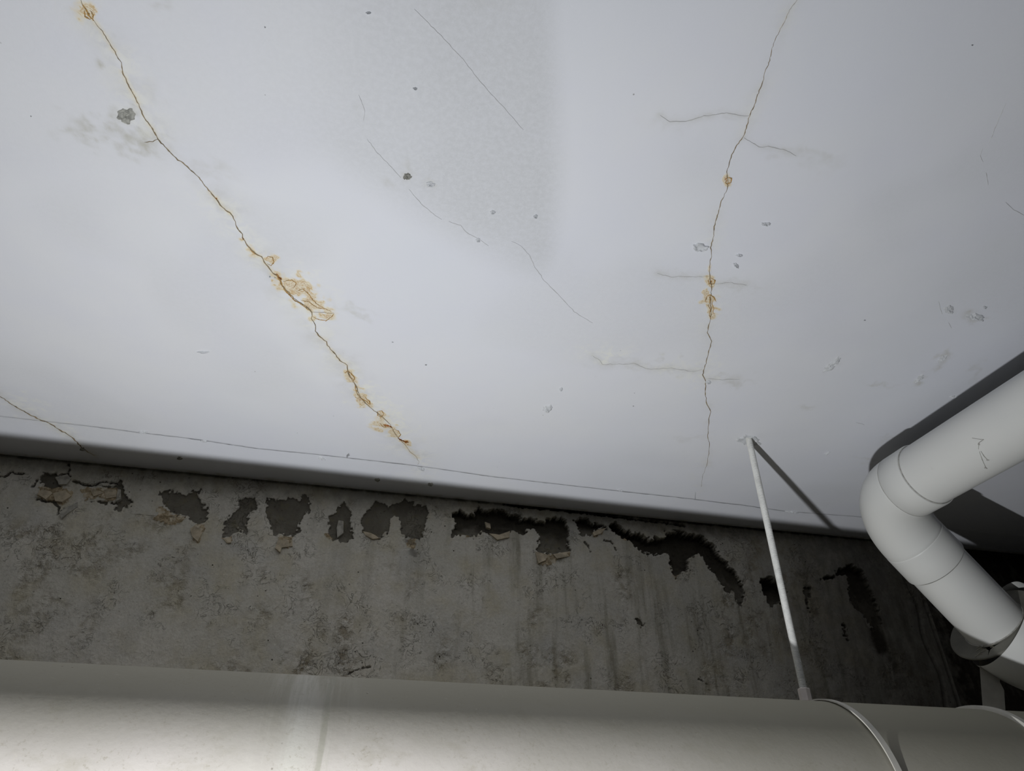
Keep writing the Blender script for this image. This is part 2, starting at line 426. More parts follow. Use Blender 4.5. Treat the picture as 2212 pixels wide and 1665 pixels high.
PALE = [(800,860,60,22,42,.9),(860,910,50,22,42,.9),(700,720,26,40,0,.5),(650,600,40,22,40,.5),(310,270,30,26,0,.5),(290,150,14,50,-20,.35),(1300,765,50,14,0,.8),(1440,790,60,10,0,.5),
        (1530,800,20,26,0,.6),(1490,815,30,10,0,.5),(1535,640,22,40,0,.4),(1500,840,30,8,0,.3),(60,880,60,14,28,.7),(130,925,60,12,28,.6),(1620,950,25,10,0,.3),(720,640,40,14,20,.3)]

# ------------------------------------------------------------------ ceiling
X0, X1, Y0, Y1 = -2.6, 3.2, -2.6, WALL_N
def axis(lo_, a, b, hi_, step):
    return np.concatenate([np.linspace(lo_, a, 10)[:-1], np.arange(a, b, step), np.linspace(b, hi_, 10)[1:] if hi_ > b + 1e-4 else np.array([hi_])])
gx = axis(X0, -.86, 1.95, X1, .003)
gy = np.concatenate([np.linspace(Y0, .18, 12)[:-1], np.arange(.18, WALL_N - .002, .003), [WALL_N]])
GX, GY = np.meshgrid(gx, gy, indexing='ij')
DZ = np.full(GX.shape, .70)
def project(X, Y, Z):
    z = X * FW.x + Y * FW.y + Z * FW.z
    z = np.where(z < .05, .05, z)
    return 1106 + FOC * (X * RT.x + Y * RT.y) / z, 832.5 - FOC * (X * UP.x + Y * UP.y + Z * UP.z) / z
PX, PY = project(GX, GY, DZ)
def blobs(L, seed, warp=1.3):
    """soft marks; each is given by its middle on the slab and its own size"""
    out = np.zeros(GX.shape)
    for i, (cx, cy, rx, ry, ang, st) in enumerate(L):
        a = math.radians(ang); dx = PX - cx; dy = PY - cy
        R_ = max(rx, ry) * 3
        m = (abs(dx) < R_) & (abs(dy) < R_)
        wx_ = (fbm(GX[m] * 70 + i, GY[m] * 70, seed + 5, 4) - .5) * 2.0 * warp * (rx * ry) ** .5; wy_ = (fbm(GX[m] * 70, GY[m] * 70 + i, seed + 6, 4) - .5) * 2.0 * warp * (rx * ry) ** .5
        dxx = dx[m] + wx_; dyy = dy[m] + wy_
        u = (dxx * math.cos(a) + dyy * math.sin(a)) / rx; v = (-dxx * math.sin(a) + dyy * math.cos(a)) / ry
        wob = 1 + .7 * (fbm(GX[m] * 55 + i * 3, GY[m] * 55, seed, 3) - .5)
        out[m] = np.maximum(out[m], st * np.exp(-((u * u + v * v) * wob) ** 1.2))
    return out
vis = (PX > -60) & (PX < 2280) & (PY > -60) & (PY < 1250)
rust = blobs(RUST, 31); grime = blobs(GRIME, 41); pale = blobs(PALE, 51)
def near(pts, wd):
    out = np.zeros(GX.shape)
    m = vis.copy()
    xs = [p[0] for p in pts]; ys = [p[1] for p in pts]
    m &= (PX > min(xs) - 4 * wd) & (PX < max(xs) + 4 * wd) & (PY > min(ys) - 4 * wd) & (PY < max(ys) + 4 * wd)
    d = seg_dist(PX[m], PY[m], pts)
    out[m] = np.exp(-(d / wd) ** 1.3)
    return out
nz = fbm(GX * 30, GY * 30, 61, 4)
dm = near(CR_MAIN, 9); dm2 = near(CR_MAIN, 24)
rust = np.maximum(rust, .34 * dm * sstep(.40, .62, nz)); grime = np.maximum(grime, .46 * dm2 * sstep(.35, .7, nz))
pale = np.maximum(pale, .7 * near(CR_MAIN, 34) * sstep(.4, .65, fbm(GX * 16, GY * 16, 64, 3)))
grime = np.maximum(grime, .24 * near(CR_B, 13) * sstep(.3, .7, nz)); rust = np.maximum(rust, .2 * near(CR_B, 6) * sstep(.45, .6, nz))
pale = np.maximum(pale, .35 * near(CR_B, 26) * sstep(.45, .7, nz))
grime = np.maximum(grime, .5 * near(CR_LEFT, 8)); rust = np.maximum(rust, .16 * near(CR_LEFT, 8) * sstep(.3, .6, nz))
for b in BR[:6]: grime = np.maximum(grime, .42 * near(b, 7))
# grime gathered in the corner with the wall
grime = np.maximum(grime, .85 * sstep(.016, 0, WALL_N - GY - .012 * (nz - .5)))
# an area where the ceiling colour is greyer and grainier
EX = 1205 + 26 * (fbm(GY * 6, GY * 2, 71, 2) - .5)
patch = sstep(35, -45, PX - EX)
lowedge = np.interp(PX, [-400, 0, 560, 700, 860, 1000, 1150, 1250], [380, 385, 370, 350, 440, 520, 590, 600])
patch = patch * sstep(60, -70, PY - lowedge) * sstep(-600, -100, PY)
patch = patch * np.interp(PX, [-100, 300, 650, 850, 1000, 1200], [.22, .25, .35, .85, 1, .95]) * (.72 + .5 * fbm(GX * 9, GY * 9, 73, 3))
patch = np.clip(patch, 0, 1)
patch = np.maximum(patch, .28 * sstep(.5, .75, fbm(GX * 4, GY * 4, 77, 3)))
Z = CEIL + .0016 * (fbm(GX * 7, GY * 7, 81, 3) - .5) * sstep(0, .05, WALL_N - GY)
# a low step at the cast joint near the wall
jx = np.array([on_ceiling(*p).x for p in JOINT]); jy = np.array([on_ceiling(*p).y for p in JOINT])
JY = np.interp(GX, jx, jy)
Z = Z + .0020 * sstep(-.004, .004, GY - JY) * (1 - .6 * sstep(.0, .1, GY - JY))
ceiling = grid_mesh('ceiling', np.stack([GX, GY, Z], -1), M_ceil, {'rust': rust, 'grime': grime, 'pale': pale, 'grey_patch': patch}, flip=True)
ceiling['kind'] = 'structure'
slab = box('slab_body', (X0 - .1, Y0 - .1, CEIL + .012), (X1 + .1, WALL_N + .3, CEIL + .16), M_side, ceiling)

ZI = Z
def ceil_z(x, y):
    i = min(max(np.searchsorted(gx, x) - 1, 0), len(gx) - 2); j = min(max(np.searchsorted(gy, y) - 1, 0), len(gy) - 2)
    return float(ZI[i:i + 2, j:j + 2].min())

def ribbon(name, pts, wpx, mat, parent, jit=1.2, step=5.0, lift=.00035, taper=True, var=.5):
    """a crack: an open seam with an uneven width lying on the slab's face"""
    P = []
    for (x0, y0), (x1, y1) in zip(pts[:-1], pts[1:]):
        n = max(1, int(math.hypot(x1 - x0, y1 - y0) / step))
        for k in range(n): P.append((x0 + (x1 - x0) * k / n, y0 + (y1 - y0) * k / n))
    P.append(pts[-1])
    P = [(x + random.uniform(-jit, jit), y + random.uniform(-jit, jit)) for x, y in P]
    Q = [on_ceiling(*p) for p in P]
    V = []; F = []
    n = len(Q)
    for i, q in enumerate(Q):
        t = (Q[min(i + 1, n - 1)] - Q[max(i - 1, 0)]).normalized(); s = Vector((-t.y, t.x, 0))
        depth = (q - Vector((0, 0, Z0))).dot(FW)
        hw = .5 * wpx * depth / FOC * (1 + random.uniform(-var, var))
        if taper: hw *= min(1, .25 + 4 * min(i, n - 1 - i) / n)
        zz = ceil_z(q.x, q.y) - lift
        V += [(q.x + s.x * hw, q.y + s.y * hw, zz), (q.x, q.y, zz - .0002), (q.x - s.x * hw, q.y - s.y * hw, zz)]
        if i: a = 3 * (i - 1); b = 3 * i; F += [(a, a + 1, b + 1, b), (a + 1, a + 2, b + 2, b + 1)]
    return mesh(name, V, F, mat, parent, False)

ribbon('crack', CR_MAIN, 2.3, M_crack, ceiling, .9, 5)['label'] = 'long brown rust-stained crack'
ribbon('crack', CR_B, 1.6, M_crack, ceiling, .9, 5)
ribbon('crack', CR_B2, 1.2, M_joint, ceiling, .4, 5)
ribbon('crack', CR_LEFT, 3.2, M_crack, ceiling, 1.2, 5)
for i, b in enumerate(BR): ribbon('crack', b, 1.3, M_hair if i < 6 else M_crack, ceiling, 1.0, 6)
for b in HAIR: ribbon('crack', b, 1.0, M_hair, ceiling, .8, 6)
ribbon('joint_line', JOINT, 1.4, M_joint, ceiling, .5, 9)
for x, y, a in ((604, 600, 4.5), (525, 514, 2.5), (467, 428, 2.2), (845, 921, 2.5), (862, 947, 3.0)):
    ribbon('rust_spot', [(x - a, y - a * .6), (x, y), (x + a, y + a * .9)], a * 1.3, M_rustdark, ceiling, .6, 2)
M_vein = mat_plain('orange_rust_vein', (.47, .285, .10), .9, .1, .28, 160)
for L, wv in (([(607,612),(620,632),(636,648),(655,660),(668,670)], 3.0), ([(597,592),(603,603),(612,618)], 4.0), ([(574,560),(578,554),(588,556),(592,566),(586,574),(578,570)], 1.8),
              ([(612,608),(630,604),(640,612),(634,622)], 1.4), ([(640,628),(655,624),(668,636),(676,648),(690,660),(706,668)], 1.8), ([(650,648),(668,652),(684,664),(700,666),(716,672)], 1.6),
              ([(676,684),(688,690),(704,692),(716,684),(722,676)], 2.0), ([(745,806),(751,800),(758,806),(766,816),(762,826)], 2.4), ([(766,830),(770,846),(776,858)], 2.0), ([(768,858),(780,860),(792,866),(800,874),(798,866),(788,858)], 3.0),
              ([(816,888),(824,886),(830,894),(824,900),(816,896),(816,888)], 2.0), ([(820,912),(826,920),(834,922),(826,914)], 2.2), ([(848,930),(852,926),(860,930),(866,938),(860,946)], 2.0), ([(178,10),(186,20),(194,36),(202,44)], 4.0),
              ([(196,22),(202,32),(200,40)], 3.0), ([(182,22),(184,36),(196,42)], 3.0), ([(540,538),(548,546),(560,552)], 2.4),
              ([(1572,384),(1580,384),(1578,394),(1570,398),(1567,390)], 2.4), ([(1536,599),(1544,605),(1542,613),(1532,613),(1529,605),(1536,599)], 2.0),
              ([(1524,650),(1526,640),(1534,636),(1542,640),(1547,650)], 2.4), ([(1532,640),(1534,652),(1530,660)], 1.8), ([(1541,644),(1538,656),(1542,664),(1540,676)], 1.6), ([(1529,658),(1534,668),(1532,680),(1536,690)], 1.6)):
    ribbon('rust_vein', L, wv, M_vein, ceiling, .8, 3)
ribbon('rust_spot', [(862, 948), (873, 953), (884, 955)], 6, M_rustdark, ceiling, .6, 3)
ribbon('rust_spot', [(828, 917), (837, 919), (845, 920)], 6, mat_plain('orange_rust', (.42, .17, .06), .9, .1, .2, 150), ceiling, .6, 3)
for x, y in ((848, 738), (67, 251), (1868, 691), (2100, 97), (1368, 876), (920, 787), (573, 58), (754, 982), (594, 599), (583, 597)):
    ribbon('speck', [(x - 1.5, y), (x + 1.5, y + 1)], 3, M_joint, ceiling, .3, 2, taper=False)

# blisters and scabs of paint standing proud of the slab
M_blister = mat_plain('blistered_ceiling_paint', (.66, .675, .70), .7, .3, .10, 90, bump=.6)
def blister(x, y, rx, ry, ang, h=.0022, rim=False, mat=M_blister):
    c = on_ceiling(x, y); depth = (c - Vector((0, 0, Z0))).dot(FW); k = depth / FOC
    a = math.radians(ang); ns, nr = 26, 7
    V = []; F = []
    sd = random.random() * 50
    # pixel axes carried to the slab
    ex = (on_ceiling(x + 8, y) - c) / 8; ey = (on_ceiling(x, y + 8) - c) / 8
    for r in range(nr + 1):
        f = r / nr
        for q in range(ns):
            th = 2 * math.pi * q / ns
            wob = 1 + (.10 * math.sin(3 * th + sd) + .09 * math.sin(5 * th + 2 * sd) + .10 * math.sin(8 * th + 3 * sd)) + random.uniform(-.07, .07)
            u = rx * f * wob * math.cos(th); v = ry * f * wob * math.sin(th)
            dx = u * math.cos(a) - v * math.sin(a); dy = u * math.sin(a) + v * math.cos(a)
            p = c + ex * dx + ey * dy
            hh = (math.exp(-((f - .78) / .16) ** 2) if rim else (1 - f ** 3)) * h * (1 + random.uniform(-.45, .45))
            if r == nr: hh = -.0006
            V.append((p.x, p.y, ceil_z(p.x, p.y) - .0003 - hh))
    for r in range(nr):
        for q in range(ns):
            q2 = (q + 1) % ns
            F.append((r * ns + q, r * ns + q2, (r + 1) * ns + q2, (r + 1) * ns + q))
    return mesh('paint_blister', V, F, mat, ceiling, False)
M_scab = mat_plain('grey_exposed_scab', (.46, .455, .41), .9, .1, .3, 220, bump=.8)
blister(273, 250, 20, 17, 0, .0016, mat=mat_plain('dusty_worn_scab', (.585, .585, .54), .9, .1, .22, 260, bump=.9))
blister(880, 381, 9, 7, 0, .0028, mat=M_scab)
for args in ((930, 398, 10, 6, 10), (1065, 458, 6, 4, 0), (1157, 467, 5, 4, -20), (1033, 518, 5, 5, 0), (1655, 484, 11, 4, 0), (1597, 551, 8, 2.5, 0), (1590, 573, 8, 4, 40),
             (1183, 882, 11, 8, -20), (1212, 840, 4, 4, 0), (1797, 788, 24, 7, -40), (2050, 668, 11, 9, 0), (2108, 685, 20, 8, 8), (2127, 663, 5, 2.5, 0), (1787, 979, 7, 1.8, -25),
             (2060, 857, 9, 2.5, -5), (897, 191, 5, 2.5, 10), (796, 27, 6, 2, 0), (1530, 825, 6, 4, 0), (695, 992, 8, 3, 20), (910, 1014, 8, 4, 20), (310, 933, 10, 2.5, 5), (440, 953, 8, 2.5, 5),
             (2035, 775, 12, 5, -40), (1985, 818, 14, 5, -40), (440, 760, 14, 1.6, 0), (1712, 1106, 16, 2.5, 6), (1340, 1058, 6, 2, 6)):
    blister(*args)
blister(1513, 534, 17, 9, 5, .0022, rim=True)
blister(1618, 951, 26, 11, 8, .0016, rim=True)
ribbon('dent', [(749, 990), (751, 982), (754, 979)], 3.5, M_joint, ceiling, .3, 2)
for x, y in ((178, 971), (388, 990), (815, 1037), (930, 1047)):
    blister(x, y, 6, 3.5, 5, .002, mat=M_scab)

# ------------------------------------------------------------------ back wall
def z3(L): return [(x / 2.9105, y / 2.9105 + 840) for x, y in L]
def z4(L): return [(x / 2.9105 + 700, y / 2.9105 + 960) for x, y in L]
def z5(L): return [(x / 2.9105 + 1300, y / 2.9105 + 1040) for x, y in L]
def z6(L): return [(x / 5.53, y / 5.53 + 940) for x, y in L]
PEEL = [  # (outline, depth in metres)
    (z3([(1015,640),(1060,650),(1100,645),(1160,670),(1200,650),(1262,632),(1245,665),(1270,710),(1305,760),(1305,820),(1280,850),(1240,850),(1200,815),(1150,800),(1080,780),(1030,740),(1015,700)]), .004),
    (z3([(1510,700),(1550,690),(1610,700),(1615,750),(1570,780),(1550,850),(1550,910),(1500,880),(1460,905),(1440,930),(1410,930),(1415,850),(1450,790),(1490,760)]), .004),
    (z3([(1680,690),(1740,700),(1800,690),(1880,700),(1910,665),(1940,690),(1952,750),(1920,800),(1880,850),(1880,890),(1840,920),(1760,920),(1710,900),(1700,850),(1680,800)]), .004),
    (z4([(125,360),(150,400),(165,450),(170,540),(180,590),(140,625),(100,600),(60,600),(30,560),(30,460),(65,440),(85,400)]), .0045),
    (z4([(290,385),(320,360),(370,365),(410,385),(440,375),(480,370),(500,335),(560,355),(575,385),(640,385),(650,440),(640,540),(600,590),(510,590),(485,540),(475,490),(455,455),(425,450),(415,500),(400,560),(340,590),(290,585),(240,545),(250,490),(245,455),(270,410)]), .0045),
    (z4([(805,430),(850,400),(890,430),(940,430),(965,400),(1000,420),(1060,410),(1150,410),(1210,440),(1240,460),(1300,455),(1370,480),(1410,465),(1470,460),(1510,460),(1530,500),(1535,580),(1545,660),(1500,690),(1420,680),(1340,690),(1325,665),(1350,640),(1360,570),(1320,530),(1300,515),(1270,550),(1220,555),(1200,530),(1165,550),(1160,580),(1090,595),(1050,570),(1000,545),(940,580),(880,570),(860,560),(800,590),(805,540),(830,500)]), .015),
    (z4([(1580,480),(1600,455),(1650,465),(1700,490),(1780,510),(1780,525),(1720,530),(1690,575),(1620,570),(1600,530)]), .016),
    (z5([(50,280),(90,255),(140,300),(240,335),(300,360),(390,350),(410,310),(550,318),(640,345),(700,400),(760,480),(840,560),(890,650),(890,720),(885,800),(850,760),(830,700),(790,690),(740,620),(690,560),(650,490),(620,450),(580,460),(540,520),(560,560),(500,565),(460,600),(440,570),(440,470),(400,450),(330,460),(250,440),(200,390),(140,350),(60,305)]), .020),
    (z5([(1000,610),(1050,598),(1085,612),(1150,645),(1170,700),(1160,760),(1100,760),(1060,790),(1040,740),(1010,710),(1000,660)]), .028),
    (z5([(1280,660),(1310,665),(1312,710),(1290,725),(1300,780),(1308,810),(1292,800),(1285,740),(1270,700)]), .008),
    (z5([(1490,545),(1560,520),(1640,560),(1680,650),(1740,780),(1760,880),(1700,930),(1640,830),(1560,760),(1545,640),(1530,575),(1470,602),(1380,612),(1460,590)]), .014),
    (z5([(215,870),(235,868),(262,900),(290,908),(250,915)]), .006),
    (z6([(490,450),(660,435),(690,500),(720,470),(810,455),(830,480),(700,520),(700,610),(560,620),(480,560)]), .008),
    (z6([(1400,560),(1440,530),(1475,590),(1480,740),(1550,760),(1585,800),(1520,845),(1470,860),(1440,905),(1395,905),(1400,830),(1280,825),(1180,795),(1080,800),(1170,770),(1260,800),(1400,790),(1430,700)]), .006),
    (z6([(1930,655),(2010,670),(2020,760),(1990,840),(1940,820)]), .006),
    (z5([(1520,900),(1545,910),(1535,960),(1555,1000),(1548,1030),(1530,990)]), .008)]
GROOVE = [  # (line, half width in metres, depth)
    (z6([(870,540),(1000,590),(1100,600),(1180,575),(1230,550),(1330,565),(1400,570)]), .0016, .008),
    (z6([(0,490),(70,495),(110,450),(140,435),(180,455),(280,455)]), .0016, .007),
    (z6([(820,340),(835,380),(810,450),(700,475)]), .0013, .006),
    (z6([(440,540),(400,600),(380,610)]), .0015, .006),
    (z6([(1220,605),(1330,615),(1400,600)]), .0010, .005),
    (z6([(440,760),(560,790),(640,790),(700,860),(690,940),(760,880)]), .0018, .007),
    (z6([(1060,800),(1180,780)]), .0012, .005),
    (z5([(15,370),(60,375),(90,430)]), .0012, .004), (z4([(1640,615),(1665,640),(1675,675)]), .0015, .004),
    ([(880,1063),(960,1072),(1060,1084),(1130,1095),(1200,1101),(1300,1112),(1480,1135)], .0022, .012), (z5([(610,1240),(665,1275)]), .0009, .003), (z4([(150,1445),(220,1410),(285,1395)]), .0012, .003)]
TAN = [z3([(1000,740),(1040,750),(1100,785),(1180,795),(1160,830),(1100,855),(1040,850),(965,815),(990,780)]),
       z3([(1200,880),(1240,850),(1295,850),(1280,900),(1240,965),(1215,930)]),
       z3([(1400,940),(1455,930),(1455,970),(1430,975)]),
       z3([(1760,925),(1840,930),(1840,990),(1770,1000),(1760,1035),(1735,1005)]),
       z4([(5,560),(40,555),(60,600),(30,600)]), z4([(240,545),(290,560),(320,570),(350,590),(300,598),(260,575)]),
       z4([(870,530),(940,530),(950,575),(890,590)]), z4([(1040,560),(1100,570),(1165,545),(1160,585),(1090,600)]), z4([(1010,490),(1045,495),(1045,530),(1015,525)]),
       z4([(1330,665),(1400,690),(1540,665),(1540,700),(1480,715),(1400,770),(1350,750),(1370,700)]), z4([(1690,560),(1730,530),(1770,525),(1740,560),(1690,580)]),
       z4([(1850,565),(1920,600),(1990,640),(1960,630),(1890,600)]), z4([(510,590),(590,590),(560,650),(520,640)]),
       z6([(440,620),(600,600),(820,640),(860,700),(840,760),(760,830),(650,830),(560,790),(450,740)]), z6([(960,640),(1240,620),(1400,640),(1420,760),(1300,800),(1180,750),(1020,790)]),
       z5([(440,570),(500,560),(470,605),(445,600)])]
MOULD = [(505, 600, 585, 655, 4, .7)]
wx = axis(X0, -.80, 1.80, X1, .0018)
wz = np.concatenate([np.linspace(0, Z0 + .26, 8)[:-1], np.arange(Z0 + .26, CEIL - .001, .0018), [CEIL + .02]])
WX, WZ = np.meshgrid(wx, wz, indexing='ij')
def wpts(L): return [(on_wall(*p).x, on_wall(*p).z) for p in L]
n1 = fbm(WX * 75, WZ * 75, 101, 4) - .5; n2 = fbm(WX * 210, WZ * 210, 111, 2) - .5
jag = .011 * n1 + .014 * n2
def local(L, pad, fn, far):
    xs = [p[0] for p in L]; zs = [p[1] for p in L]
    m = (WX > min(xs) - pad) & (WX < max(xs) + pad) & (WZ > min(zs) - pad) & (WZ < max(zs) + pad)
    out = np.full(WX.shape, far); out[m] = fn(WX[m], WZ[m]); return out
peel = np.full(WX.shape, .03); depth = np.zeros(WX.shape)
for L, dp in PEEL:
    Q = wpts(L); d = local(Q, .03, lambda x, z: poly_sdf(x, z, Q), .03) + jag
    peel = np.minimum(peel, d)
    zt = max(p[1] for p in Q); zb = min(p[1] for p in Q)
    prof = dp * (.30 + 1.5 * np.clip((WZ - zb) / (zt - zb), 0, 1) ** 1.5) if dp > .008 else dp
    depth = np.maximum(depth, prof * sstep(.0004, -.0014, d) * (1 + .5 * n1))
for L, hw, dp in GROOVE:
    Q = wpts(L); d = local(Q, .03, lambda x, z: seg_dist(x, z, Q), .03) - hw + .35 * jag
    peel = np.minimum(peel, d)
    depth = np.maximum(depth, dp * sstep(.0006, -.0008, d))
tan = np.full(WX.shape, .03)
for L in TAN:
    Q = wpts(L); tan = np.minimum(tan, local(Q, .03, lambda x, z: poly_sdf(x, z, Q), .03) + jag * .8)
# crumbly relief: bands of blistered plaster running down the wall
QX, QY = project(WX, np.full(WX.shape, WALL_N), WZ - Z0)
def band(pts, wd):
    return np.exp(-(seg_dist(QX, QY, pts) / wd) ** 2)
rough = np.maximum.reduce([band([(668,1225),(655,1290),(625,1350),(608,1420),(600,1450)], 20), band([(690,1370),(640,1460)], 18), .9 * band([(745,1340),(735,1450)], 22), .9 * band([(1165,1340),(1185,1480)], 26),
                          .8 * band([(1225,1400),(1235,1490)], 20), .8 * band([(1570,1290),(1585,1400)], 24), .6 * band([(1340,1240),(1355,1330)], 18), .6 * band([(960,1370),(950,1440)], 18),
                          .6 * band([(560,1410),(800,1440)], 22), .7 * band([(30,1150),(260,1160)], 22), .5 * band([(1640,1180),(1560,1400)], 16), .7 * band([(1880,1400),(1960,1500)], 40)])
rough = np.maximum(rough, .55 * sstep(.52, .66, fbm(WX * 9, WZ * 6, 123, 3)) * (WZ < CEIL - .10))
rough = rough * sstep(.30, .6, fbm(WX * 28, WZ * 28, 121, 3))
ridg = np.abs(fbm(WX * 95, WZ * 70, 131, 3) - .5) * 2
relief = -.0060 * rough * (ridg - .35)
relief += .0035 * (fbm(WX * 9, WZ * 9, 141, 4) - .5) + .0012 * (fbm(WX * 70, WZ * 40, 146, 3) - .5)
relief += .004 * sstep(.42, .9, local([(0, 0)], 9, lambda x, z: fbm(x * 33, z * 20, 151, 3), 0)) * (QX < 420) * (QY > 1120)
relief -= .003 * sstep(.001, -.002, tan) * (n1 * 2 + .6)
# vertical ribs of form-work towards the right end
rib = np.exp(-((WX - 1.315 - .006 * np.sin(WZ * 40)) / .004) ** 2) + .8 * np.exp(-((WX - 1.345) / .003) ** 2)
relief += .010 * rib + .022 * sstep(1.35, 1.37, WX)
mould_and_darkening = np.zeros(WX.shape)
mould_and_darkening = np.maximum(mould_and_darkening, sstep(.012, .001, CEIL - WZ + .006 * n1) * .85)                      # grime under the ceiling corner
mould_and_darkening = np.maximum(mould_and_darkening, .50 * sstep(.060, .004, CEIL - WZ + .03 * n1))  # darker band along the top of the wall
mould_and_darkening = np.maximum(mould_and_darkening, .52 * sstep(.75, 1.22, WX + .06 * n1))  # wall colour darkens step by step towards the right end
mould_and_darkening = np.maximum(mould_and_darkening, .82 * sstep(1.22, 1.46, WX + .08 * n1))
mould_and_darkening = np.maximum(mould_and_darkening, .8 * band([(1850,1240),(1880,1330),(1905,1400)], 26) * (fbm(WX * 22, WZ * 14, 161, 3) > .42))
mould_and_darkening = np.maximum(mould_and_darkening, .55 * band([(885,1170),(895,1200)], 10) * (n1 > -.03))
mould_and_darkening = np.clip(mould_and_darkening + .26 * sstep(.25, .85, WX), 0, 1)  # further overall darkening towards the right
streak = .85 * sstep(-.15, .5, WX + .2 * n1) * sstep(.02, .10, CEIL - WZ) + .12
WY = WALL_N + depth + relief
WY[:, -1] = WALL_N
wall = grid_mesh('wall_back', np.stack([WX, WY, WZ], -1), M_wall, {'peel': peel, 'tan': tan, 'mould_and_darkening': mould_and_darkening, 'rough_area': rough, 'streak': streak, 'recess': depth})
wall['kind'] = 'structure'
box('wall_core', (X0 - .1, WALL_N + .06, 0), (X1 + .1, WALL_N + .24, CEIL + .01), M_side, wall)

# loose flakes still hanging at the lower edges of the peeled patches
def flake(L, lift=.005, mat=M_tan):
    Q = wpts(L); n = len(Q)
    Q = [(x + random.uniform(-.0015, .0015), z + random.uniform(-.0015, .0015)) for x, z in Q]
    cx = sum(p[0] for p in Q) / n; cz = sum(p[1] for p in Q) / n
    zt = max(p[1] for p in Q); zb = min(p[1] for p in Q)
    V = []
    def yy(x, z): return WALL_N - .0005 - lift * ((zt - z) / (zt - zb + 1e-6)) ** 1.6 * random.uniform(.7, 1.2)
    for x, z in Q: V.append((x, yy(x, z), z))
    for x, z in Q: V.append(((x + cx) / 2 + random.uniform(-.001, .001), yy((x + cx) / 2, (z + cz) / 2) - .0012, (z + cz) / 2))
    V.append((cx, yy(cx, cz) - .001, cz))
    for x, z in Q: V.append((x, WALL_N + .004, z))
    F = []
    for i in range(n):
        j = (i + 1) % n
        F += [(i, j, n + j, n + i), (n + i, n + j, 2 * n), (2 * n + 1 + i, 2 * n + 1 + j, j, i)]
    me = mesh('plaster_flake', V, F, mat, wall, False)
    return me
for i in (1, 2, 3, 5, 7, 8, 10): flake(TAN[i], .006)
flake(z4([(1330,670),(1400,690),(1390,735),(1345,750)]), .007); flake(z4([(1440,690),(1540,670),(1540,705),(1460,720)]), .006)
flake(z6([(470,640),(560,620),(640,700),(560,780),(460,720)]), .009); flake(z6([(1080,640),(1220,620),(1240,700),(1120,740)]), .005)
flake(z6([(1240,640),(1390,640),(1400,740),(1280,770)]), .006); flake(z6([(640,700),(780,650),(850,720),(760,820),(660,800)]), .008)
M_pale = mat_plain('lifted_pale_plaster', (.50, .475, .41), .9, .1, .2, 90, bump=.6)
flake(z4([(75,520),(95,480),(120,480),(118,560),(85,590)]), .006, M_pale)
flake(z6([(720,940),(800,860),(930,800),(920,850),(800,960),(740,1010)]), .007, M_pale); flake(z6([(680,500),(800,470),(860,520),(800,600),(700,600)]), .005, M_pale)
flake(z6([(1420,640),(1450,650),(1440,770),(1400,800)]), .006, M_pale)

# ------------------------------------------------------------------ the rest of the room, outside the frame
box('floor', (X0 - .1, Y0 - .1, -.1), (X1 + .1, WALL_N + .2, 0), M_floor)['kind'] = 'structure'
box('wall_left', (X0 - .12, Y0 - .1, 0), (X0, WALL_N, CEIL + .01), M_side)['kind'] = 'structure'
box('wall_right', (X1, Y0 - .1, 0), (X1 + .12, WALL_N, CEIL + .01), M_side)['kind'] = 'structure'
box('wall_front', (X0, Y0 - .12, 0), (X1, Y0, CEIL + .01), M_side)['kind'] = 'structure'

# ------------------------------------------------------------------ large grey drain pipe along the wall
BR_ = .156
def axis_pt(x): return Vector((x, 1.047 + .028 * (x - .71), Z0 + .0680 + .0061 * (x - .71)))
BY, BZ = 1.047, Z0 + .0680
pipe_big = empty('large_drain_pipe', axis_pt(0), 'large dusty grey plastic drain pipe running the length of the back wall', 'pipe')
xs = [X0 + .005 + i * (X1 - X0 - .01) / 120 for i in range(121)]
adopt(tube('pipe_body', [axis_pt(x) for x in xs], BR_, M_big, None, 160, (True, True), 40), pipe_big)
def ring_profile(x, r0, r1, wd, ch=.0012):
    return [axis_pt(x + q) for q in (-wd / 2, -wd / 2 + 3e-4, -wd / 2 + ch, wd / 2 - ch, wd / 2 - 3e-4, wd / 2)], [r0, r1 - ch, r1, r1, r1 - ch, r0]
P_, R_ = ring_profile(.985, BR_ - .002, BR_ + .0055, .012)
adopt(tube('collar', P_, R_, M_strap, None, 160, sharp=40), pipe_big)['label'] = 'thin pale raised collar'

# ------------------------------------------------------------------ hanger: threaded rod, nut, strap round the pipe
rt = on_ceiling(1617, 947); HX = rt.x; HY = 1.058
hanger = empty('pipe_hanger', (HX, HY, BZ), 'threaded rod hanger with pale nut and thin strap holding the large grey pipe', 'hanger')
r0, r1 = .0049, .0060
ztop, zbot = CEIL - .0002, BZ + BR_ + .020
pitch_t = .0021; seg = 16; turns = int((ztop - zbot) / pitch_t)
V = []; F = []
npr = 4; prof = [0, .32, .5, .82]; rad = [r0, r1, r1, r0]
rows = turns * npr + 1
for i in range(rows):
    tr = i // npr; k = i % npr
    for j in range(seg):
        th = 2 * math.pi * j / seg
        z = zbot + (tr + prof[k] + j / seg) * pitch_t
        z = min(z, ztop)
        V.append((HX + rad[k] * math.cos(th), HY + rad[k] * math.sin(th), z))
for i in range(rows - 1):
    for j in range(seg):
        j2 = (j + 1) % seg
        if j2: F.append((i * seg + j, i * seg + j2, (i + 1) * seg + j2, (i + 1) * seg + j))
        elif i + npr < rows - 1:
            F.append((i * seg + j, (i + npr) * seg, (i + npr + 1) * seg, (i + 1) * seg + j))
adopt(mesh('threaded_rod', V, F, M_rod, None, True, 50), hanger)['label'] = 'galvanised rod with fine thread'
